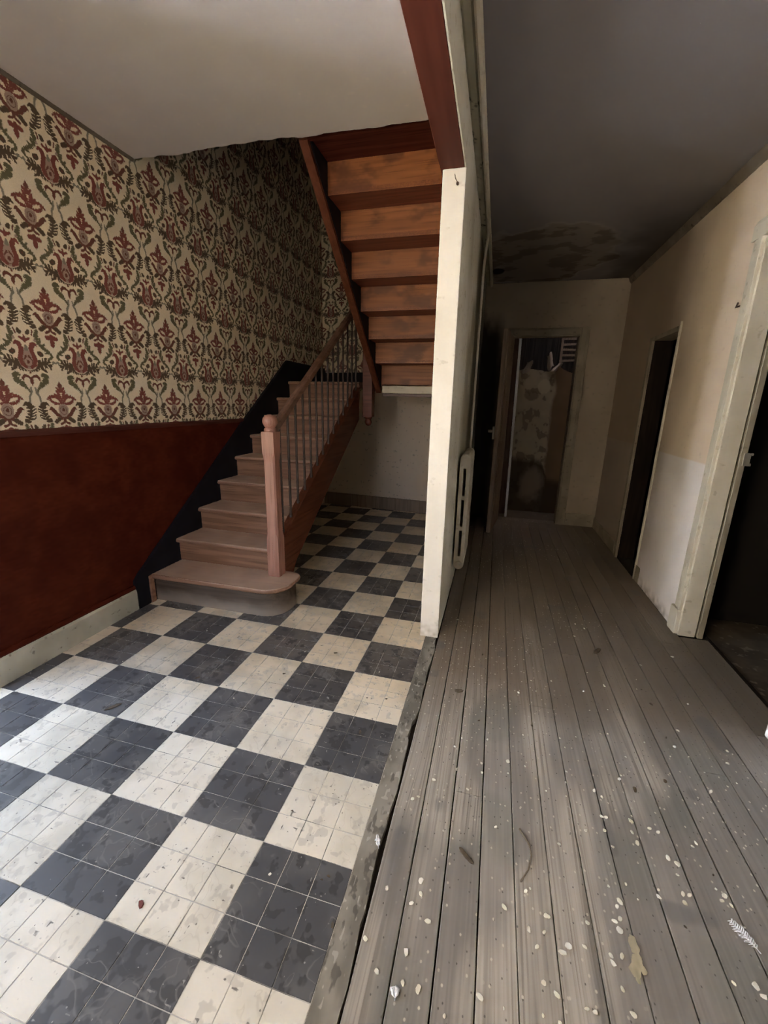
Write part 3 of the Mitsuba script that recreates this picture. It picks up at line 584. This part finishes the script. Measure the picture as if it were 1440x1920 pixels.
# things standing in the doorway
put('white_batten', cbox(.500, .528, 4.40, 4.415, 0.004, 2.5, .003).apply_transform(trimesh.transformations.rotation_matrix(-.012, [0, 1, 0], [.51, 4.4, 0])), 'mat_white_paint', label='narrow white batten standing upright just inside the end doorway', cat='batten')
tag('plank_partition', 'dark brown upright boards left of the white batten in the end doorway', 'boards')
mat('mat_old_door_dark', wood_fn((0.075, 0.040, 0.028), (0.10, 0.055, 0.04), (0.045, 0.025, 0.018), 2), 0.6)
for k in range(4):
    put('plank_partition__board', cbox(.10 + .105 * k, .198 + .105 * k, 4.56 + .004 * (k % 2), 4.58 + .004 * (k % 2), 0, 2.6, .003), 'mat_old_door_dark')

# ------------------------------------------------------------------ staircase
tag('staircase', 'brown wooden staircase rising along the wallpapered wall and turning back overhead', 'staircase')
H, G = 0.170, 0.2594
Y1, Z1 = 1.245, 0.202
SXL, SXR = XL + .022, -1.088
def yn(n): return Y1 + G * (n - 1)
def zn(n): return Z1 + H * (n - 1)
# first step with its rounded end
def round_step(x1, y0, y1, r, z0, z1, b=0.0):
    n = 14; P = [(SXL, y1), (SXL, y0)]
    P += [(x1 - r + r * math.sin(t), y0 + r - r * math.cos(t)) for t in np.linspace(0, math.pi / 2, n)]
    P += [(x1 - .5 * r + .5 * r * math.cos(t), y1 - .5 * r + .5 * r * math.sin(t)) for t in np.linspace(0, math.pi / 2, n)]
    po = Polygon(P)
    if b <= 0: return prism(po, z1 - z0, 'z', z0)
    h = (z1 - z0) / 2
    layers = [(z0, b), (z0 + .35 * h, .3 * b), (z0 + h, 0), (z1 - .35 * h, .3 * b), (z1, b)]
    ms = []
    c = np.array(po.exterior.coords)[:-1]
    rings = []
    for z, o in layers:
        q = po.buffer(-o, join_style=2) if o > 0 else po
        ctr = c.mean(0); d = c - ctr
        rings.append(np.column_stack([ctr + d * (1 - o / np.maximum(np.linalg.norm(d, axis=1), .1))[:, None], np.full(len(c), z)]))
    k = len(c); V = np.vstack(rings); F = []
    for i in range(len(rings) - 1):
        for j in range(k):
            p, q = i * k + j, i * k + (j + 1) % k; F += [(p, q, q + k), (p, q + k, p + k)]
    V = np.vstack([V, [*c.mean(0), z0], [*c.mean(0), z1]]); nb = len(V) - 2
    for j in range(k): F += [(nb, (j + 1) % k, j), (nb + 1, (len(rings) - 1) * k + j, (len(rings) - 1) * k + (j + 1) % k)]
    m = trimesh.Trimesh(V, F, process=False); m.fix_normals(); return m
put('staircase__tread', round_step(-.905, Y1, Y1 + .335, .16, Z1 - .034, Z1, .012), 'mat_tread', smooth=40, label='lowest tread with a rounded end')
put('staircase__riser', round_step(-.93, Y1 + .03, Y1 + .31, .15, 0, Z1 - .034), 'mat_curtail', smooth=40, label='dusty curved riser of the lowest step')
def nosed(x0, x1, y0, y1, z0, z1):
    r = (z1 - z0) / 2
    prof = [(y1, z0), (y1, z1)] + [(y0 + r - r * math.sin(t), z0 + r + r * math.cos(t)) for t in np.linspace(0, math.pi, 9)]
    m = prism(prof, x1 - x0, 'x', x0)
    return m
for n in range(2, 10):
    z = zn(n); y = yn(n)
    wob = 0.003 * (random.random() - .5)
    if n < 9:
        put('staircase__tread', nosed(SXL, SXR, y + wob, y + G + .03, z - .032, z), 'mat_tread', smooth=40)
    put('staircase__riser', cbox(SXL, SXR, y + .030, y + .048, z - H, z - .032), 'mat_riser')
# landing
zl = zn(9)
lm = nosed(SXL, SXR, yn(9), 3.62, zl - .032, zl)
put('staircase__landing', lm, 'mat_tread', smooth=40, label='landing at the turn of the stairs')
lb = cbox(0, 1, 0, 1, zl - .032, zl)
v = lb.vertices; x = XL + v[:, 0] * (PX0 - XL); lb.vertices = np.column_stack([x, np.where(v[:, 1] > .5, yrear(x) - .001, np.where(x < -1.1, 3.62, 3.20)), v[:, 2]])
put('staircase__landing', lb, 'mat_tread')
put('staircase__landing_beam', cbox(-.80, PX0 - .001, 3.175, 3.23, 1.452, 1.522, .003), 'mat_cream_trim', label='cream painted beam at the landing edge')
put('staircase__landing_joist', cbox(-.80, PX0 - .001, 3.20, 3.26, 1.425, 1.452), 'mat_rail_red')

# black wall string, following the treads
pts = [(1.12, .0), (1.12, .20), (1.158, .235), (1.598, .556), (2.437, 1.161), (3.321, 1.770), (4.34, 1.770), (4.34, 1.50), (3.40, 1.50), (3.40, 1.40), (1.36, .0)]
put('staircase__wall_string', prism(pts, .024, 'x', XL + .001), 'mat_black_gloss', label='black painted string against the wall')
put('staircase__wall_string_end', cbox(XL + .001, XL + .034, 1.222, 1.262, 0, .195, .003), 'mat_riser', label='brown foot of the wall string')
sk = cbox(XL + .02, PX0 - .3, 0, .02, zl - .01, 1.72); sk.vertices[:, 1] += yrear(sk.vertices[:, 0]) - .021
put('staircase__landing_skirting', sk, 'mat_black_gloss', label='black skirting round the landing')

# outer string of the lower flight
sx0, sx1 = -1.092, -1.048
def ztop(y): return .775 + .640 * (y - 2.1)
pts = [(1.535, 0.202), (1.535, ztop(1.535)), (3.22, ztop(3.22)), (3.22, ztop(3.22) - .30), (1.75, ztop(1.75) - .34), (1.60, 0.0), (1.535, 0.0)]
put('staircase__outer_string', prism(pts, sx1 - sx0, 'x', sx0), 'mat_string', label='red-brown outer string carrying the iron balusters')
put('staircase__outer_string_cap', prism([(1.535, ztop(1.535)), (3.22, ztop(3.22)), (3.22, ztop(3.22) + .012), (1.535, ztop(1.535) + .012)], sx1 - sx0 + .014, 'x', sx0 - .007), 'mat_string')

# newel post
nx, ny = -1.070, 1.500
def sq(h, z, r): return [(nx + a, ny + b, z) for a, b in ((-h, -h + r), (-h + r, -h), (h - r, -h), (h, -h + r), (h, h - r), (h - r, h), (-h + r, h), (-h, h - r))]
def loft(rings):
    k = len(rings[0]); V = np.array([p for r in rings for p in r]); F = []
    for i in range(len(rings) - 1):
        for j in range(k):
            p, q = i * k + j, i * k + (j + 1) % k; F += [(p, q, q + k), (p, q + k, p + k)]
    V = np.vstack([V, np.mean(rings[0], 0), np.mean(rings[-1], 0)]); a = len(V) - 2
    for j in range(k): F += [(a, (j + 1) % k, j), (a + 1, (len(rings) - 1) * k + j, (len(rings) - 1) * k + (j + 1) % k)]
    m = trimesh.Trimesh(V, F, process=False); m.fix_normals(); return m
put('staircase__newel_post', loft([sq(.043, Z1, .002), sq(.043, .44, .002), sq(.043, .47, .003), sq(.041, .50, .010), sq(.039, .98, .010), sq(.041, 1.01, .010), sq(.043, 1.04, .003), sq(.043, 1.170, .002)]), 'mat_newel', label='square newel post with chamfered shaft')
prof = [(0, 1.17), (.036, 1.17), (.040, 1.178), (.037, 1.188), (.030, 1.196), (.038, 1.206), (.046, 1.222), (.047, 1.238), (.042, 1.254), (.030, 1.268), (.012, 1.276), (0, 1.277)]
cap = trimesh.creation.revolve(np.array(prof), sections=24); cap.apply_translation((nx, ny, 0))
put('staircase__newel_cap', cap, 'mat_newel', smooth=50, label='rounded turned cap')
# landing newel
n2x, n2y = -.965, 3.27
lnw = loft([[(p[0] - nx + n2x, p[1] - ny + n2y, p[2]) for p in sq(.05, z, .004)] for z in (1.22, 2.55)])
put('staircase__newel_post', lnw, 'mat_under_red', label='dark landing newel')
pd = trimesh.creation.revolve(np.array([(0, 1.13), (.02, 1.135), (.034, 1.155), (.036, 1.175), (.026, 1.195), (.040, 1.21), (.040, 1.225), (0, 1.225)]), sections=16); pd.apply_translation((n2x, n2y, 0))
put('staircase__newel_pendant', pd, 'mat_under_red', smooth=50)

# handrail
def zrail(y): return 1.165 + .640 * (y - 1.54)
hp = [(-.028, .0), (-.030, .018), (-.024, .040), (-.010, .052), (.010, .052), (.024, .040), (.030, .018), (.028, .0)]
rings = [[(nx + a, y, zrail(y) + b) for a, b in hp] for y in (1.54, 2.2, 2.8, 3.24)]
put('staircase__handrail', loft(rings), 'mat_handrail', smooth=35, label='brown moulded handrail')
# balusters: flat iron rods
for k in range(14):
    y = 1.612 + .1205 * k
    z0, z1 = ztop(y), zrail(y) + .004
    rod = tube([(nx, y, z0), (nx, y, z0 + .5 * (z1 - z0)), (nx, y, z1)], .0085, 8)
    collar = tube([(nx, y, z0 + .010), (nx, y, z0 + .030)], .012, 8)
    key = put('staircase__baluster', cat(rod, collar), 'mat_iron', smooth=40)

# upper flight, seen from below
mat('mat_apron', wood_fn((0.055, 0.012, 0.007), (0.075, 0.017, 0.010), (0.035, 0.008, 0.005), 0), 0.7, specular=0.1)
UH, UG = 0.1745, 0.221
UY, UZ = 3.20, 1.536
ux0, ux1 = -.822, PX0 - .001
for k in range(8):
    y = UY - UG * k; z = UZ + UH * k
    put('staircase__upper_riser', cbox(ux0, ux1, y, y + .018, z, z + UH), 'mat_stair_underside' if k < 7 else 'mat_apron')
    put('staircase__upper_tread', cbox(ux0, ux1, y - UG - (.0 if k < 7 else -.1), y + .035, z + UH, z + UH + .03, .003), 'mat_under_red' if k < 6 else 'mat_apron')
us = [(3.26, 1.40), (3.26, 1.86)]
def zus(y): return 1.50 + .79 * (3.2 - y)
pts = [(3.22, zus(3.22) - .03), (1.60, zus(1.60) - .03), (1.60, zus(1.60) + .30), (3.22, zus(3.22) + .30)]
put('staircase__upper_string_shade', prism([(3.2, zus(3.2) + .005), (1.60, zus(1.60) + .005), (1.60, zus(1.60) + .29), (3.2, zus(3.2) + .29)], .006, 'x', -.8215), 'mat_black_gloss', label='black board added for shade on the inner face of the upper string')  # thin black board stands in for shade inside the string
put('staircase__upper_string', prism(pts, .050, 'x', -.872), 'mat_string', label='outer string of the upper flight')
put('staircase__upper_apron', cbox(ux0, ux1, 1.60, 1.62, 2.735, 2.93), 'mat_apron', label='dark red board closing the top of the flight')

# ------------------------------------------------------------------ radiator and pipe
tag('radiator', 'cream cast-iron radiator fixed low on the partition beyond the white post', 'radiator')
ry0, rz0, rz1, rx0, rx1 = 2.00, .195, 1.035, .086, .158
def section(y):
    w = .050; out = []
    rxm = (rx0 + rx1) / 2; n = 10
    h = (rx1 - rx0) / 2
    P = [(rxm + h * math.cos(t), rz1 - h + h * math.sin(t)) for t in np.linspace(0, math.pi, n)] + [(rxm + h * math.cos(t), rz0 + h + h * math.sin(t)) for t in np.linspace(math.pi, 2 * math.pi, n)]
    po = Polygon(P)
    L = (rz1 - rz0 - .17) / 3
    for k in range(3):
        a0 = rz0 + .085 + k * L + .018
        po = po.difference(Polygon([(rxm - .006, a0), (rxm + .006, a0), (rxm + .006, a0 + L - .036), (rxm - .006, a0 + L - .036)]).buffer(.004))
    return prism(po, w, 'y', y)
for k in range(9):
    put('radiator__section', section(ry0 + .0535 * k), 'mat_radiator')
rxm = (rx0 + rx1) / 2
for z in (rz1 - .036, rz0 + .036):
    put('radiator__plug', cat(tube([(rxm, ry0 - .022, z), (rxm, ry0 + .002, z)], .029, 18), tube([(rxm, ry0 - .034, z), (rxm, ry0 - .020, z)], .015, 6)), 'mat_radiator', label='round end plug')
    put('radiator__bracket', cbox(PX1, rxm, ry0 + .2, ry0 + .22, z - .05, z - .03), 'mat_iron')
    put('radiator__manifold', tube([(rxm, ry0, z), (rxm, ry0 + .48, z)], .018, 10), 'mat_radiator')
ppx, ppy = .112, 2.66
put('heating_pipe', tube([(rxm, 2.47, rz1 - .036), (rxm, 2.58, rz1 - .03), (ppx, 2.63, rz1), (ppx, ppy, rz1 + .08), (ppx, ppy, 1.7), (ppx, ppy, 2.36), (.118, ppy + .01, 2.46), (.125, ppy + .02, 2.56), (.125, ppy + .02, ZR + .01)], .0095, 8), 'mat_cream_trim', smooth=40, label='thin cream heating pipe rising from the radiator to the ceiling', cat='pipe')

# ------------------------------------------------------------------ small things on walls
put('nail_with_thread', cat(tube([(.037, PY0 - .004, 2.340), (.037, PY0 - .016, 2.340)], .006, 8), tube([(.037, PY0 - .008, 2.342), (.030, PY0 - .007, 2.356), (.026, PY0 - .006, 2.362), (.021, PY0 - .005, 2.382)], .0016, 6)), 'mat_iron', label='small nail with a wisp of thread near the top of the white post', cat='nail')
put('wall_hook', tube([(XR + .001, 1.95, 1.905), (XR - .020, 1.945, 1.897), (XR - .026, 1.925, 1.895), (XR - .026, 1.915, 1.915)], .004, 8), 'mat_iron', smooth=40, label='small bent wire hook on the right wall beside the near door frame', cat='hook')

# ------------------------------------------------------------------ litter on the floor
def flake(x, y, a, b, th, bs, key, lab, catg, grp=None, z=0.0):
    n = 7; pts = []
    for k in range(n):
        t = 2 * math.pi * k / n; s = .75 + .5 * random.random(); pts.append((a * s * math.cos(t), b * s * math.sin(t)))
    P = Polygon(pts).convex_hull
    m = prism(P, th, 'z', 0); v = m.vertices; v[:, 2] += .25 * th * np.sin(v[:, 0] / a * 2) ; m.vertices = v
    m.apply_transform(trimesh.transformations.rotation_matrix(random.random() * 6.28, [0, 0, 1])); m.apply_translation((x, y, z + .0014))
    return put(key, m, bs, label=lab, cat=catg, group=grp)
FLAKES = [(0.749, 0.11), (0.76, 0.125), (0.732, 0.07), (0.749, 0.081), (0.741, 0.051), (0.731, -0.008), (0.704, -0.014), (0.706, -0.03), (0.715, -0.077), (0.728, -0.118), (0.624, -0.137), (0.56, -0.13), (0.551, 0.032), (0.602, -0.024), (0.642, -0.013), (0.584, -0.041), (0.543, -0.009), (0.504, -0.015), (0.521, -0.047), (1.045, 0.207), (1.059, 0.223), (1.065, 0.201), (0.948, 0.25), (0.943, 0.196), (0.96, 0.198), (0.939, 0.297), (0.961, 0.286), (1.045, 0.374), (0.915, 0.387), (0.938, 0.381), (0.86, 0.322), (0.779, 0.287), (0.706, 0.321), (0.766, 0.338), (0.783, 0.39), (0.768, 0.389), (0.765, 0.491), (0.862, 0.399), (1.183, 0.606), (0.872, 0.169), (0.501, 0.079), (0.44, 0.022), (1.033, 0.018), (1.041, -0.0), (0.66, 0.045), (0.112, -0.023), (0.187, -0.04), (0.209, -0.009), (0.13, 0.274), (0.148, 0.289), (0.204, 0.023), (0.238, -0.069), (0.087, -0.15), (0.134, -0.205), (0.2, -0.208), (0.196, -0.149), (0.238, -0.208), (0.383, -0.183)]
for x, y in FLAKES:
    s = .0055 + .0040 * random.random()
    flake(x, y, s, s * (.55 + .3 * random.random()), .0022, 'mat_flake', numbered('paint_flake'), 'cream paint flake lying on the grey floorboards', 'paint flake', 'paint flakes on the floorboards')
count = 0
while count < 150:
    x = .12 + 1.30 * random.random(); y = -.45 + 2.3 * random.random() ** 1.5
    dens = meshkit.fbm(np.array([[x * 2.4, y * 2.4, 3.0]]), 3, 5)[0]
    if dens < .40 + .22 * random.random(): continue
    s = .0030 + .0050 * random.random() ** 2
    flake(x, y, s, s * (.6 + .4 * random.random()), .0018, 'mat_flake', numbered('paint_flake'), 'cream paint flake lying on the grey floorboards', 'paint flake', 'paint flakes on the floorboards')
    count += 1
for k in range(22):
    x = -1.6 + 1.55 * random.random(); y = -.5 + 2.0 * random.random()
    s = .002 + .003 * random.random()
    flake(x, y, s, s * .8, .0014, 'mat_flake', numbered('plaster_crumb'), 'tiny white plaster crumb lying on the checkered tiles', 'plaster crumb', 'plaster crumbs on the tiles')
for k in range(34):
    x = -1.7 + 3.0 * random.random(); y = -.3 + 2.8 * random.random()
    s = .003 + .006 * random.random() ** 2
    flake(x, y, s * 1.3, s * .7, .002, 'mat_dry', numbered('dirt_crumb'), 'dark crumb of dirt lying on the floor', 'dirt crumb', 'dirt crumbs on the floor')
def feather(x, y, L, w, ang, key, lab):
    """a downy tuft: a curved quill with barbs on both sides"""
    ms = [tube([(0, -L / 2, .002), (.08 * w, 0, .006), (0, L / 2, .003)], .0009, 5, .0004)]
    for k in range(14):
        t = -L * .35 + L * .8 * k / 13; l = w * .5 * (1 - abs(2 * t / L) ** 2 * .8) * (.7 + .5 * rng.random())
        for sd in (-1, 1):
            ms.append(tube([(0, t, .005), (sd * l * .6, t + .25 * l, .008 + .003 * rng.random()), (sd * l, t + .7 * l, .004)], .0016, 4, .0008))
    m = cat(*ms); m.apply_transform(trimesh.transformations.rotation_matrix(ang, [0, 0, 1])); m.apply_translation((x, y, .0005))
    put(key, m, 'mat_feather', smooth=True, label=lab, cat='feather')
feather(.052, .095, .040, .017, .35, 'white_feather', 'small white feather on the concrete strip beside the crack')
feather(1.062, .125, .075, .034, .6, 'white_feather_001', 'white down feather on the boards at the right')
feather(.186, -.233, .022, .020, .2, 'white_feather_002', 'white tuft on the boards near the front left')
put('twig', tube([(.492, .262, .006), (.520, .215, .008), (.524, .185, .006), (.512, .140, .004), (.488, .100, .004)], .0035, 6, .002), 'mat_twig', smooth=40, label='thin bent twig lying on the boards in the middle', cat='twig')
flake(.324, .131, .030, .006, .006, 'mat_dry', 'wood_splinter', 'dark wood splinter on the boards left of the twig', 'splinter')
flake(.975, 1.475, .035, .012, .006, 'mat_dry', 'dry_leaf', 'dark dry leaf on the corridor boards before the near doorway', 'leaf')
flake(.237, .898, .018, .010, .008, 'mat_dry', 'dry_leaf_001', 'curled dark leaf on the boards right of the crack', 'leaf')
flake(-.534, -.245, .010, .007, .005, 'mat_seed_red', 'dead_bug', 'small dark red bug on a white tile in the foreground', 'bug') if 'mat_seed_red' in scene or mat('mat_seed_red', (0.10, 0.02, 0.015), 0.4) else None
flake(-1.262, .35, .035, .010, .003, 'mat_dry', 'dry_leaf_002', 'thin dark leaf on a grey tile near the baseboard', 'leaf')
mat('mat_flake_yellow', lambda p, n, uv: mix((0.30, 0.26, 0.17), (0.44, 0.38, 0.26), noise(p.x * 120, p.y * 60, 3)), 0.8)
ms = []
for k in range(16):
    n = 6; s_ = .004 + .007 * random.random()
    P = Polygon([(s_ * (.6 + .7 * random.random()) * math.cos(t), 1.6 * s_ * (.6 + .7 * random.random()) * math.sin(t)) for t in np.linspace(0, 2 * math.pi, n, endpoint=False)]).convex_hull
    m = prism(P, .0012, 'z', .0014); m.apply_translation((.762 + .012 * rng.normal() * .6, -.040 + .085 * k / 16 + .006 * rng.normal(), .0001 * k)); ms.append(m)
put('paint_scab', cat(*ms), 'mat_flake_yellow', label='long yellowish scab of peeled paint on the boards in the foreground', cat='paint scab')
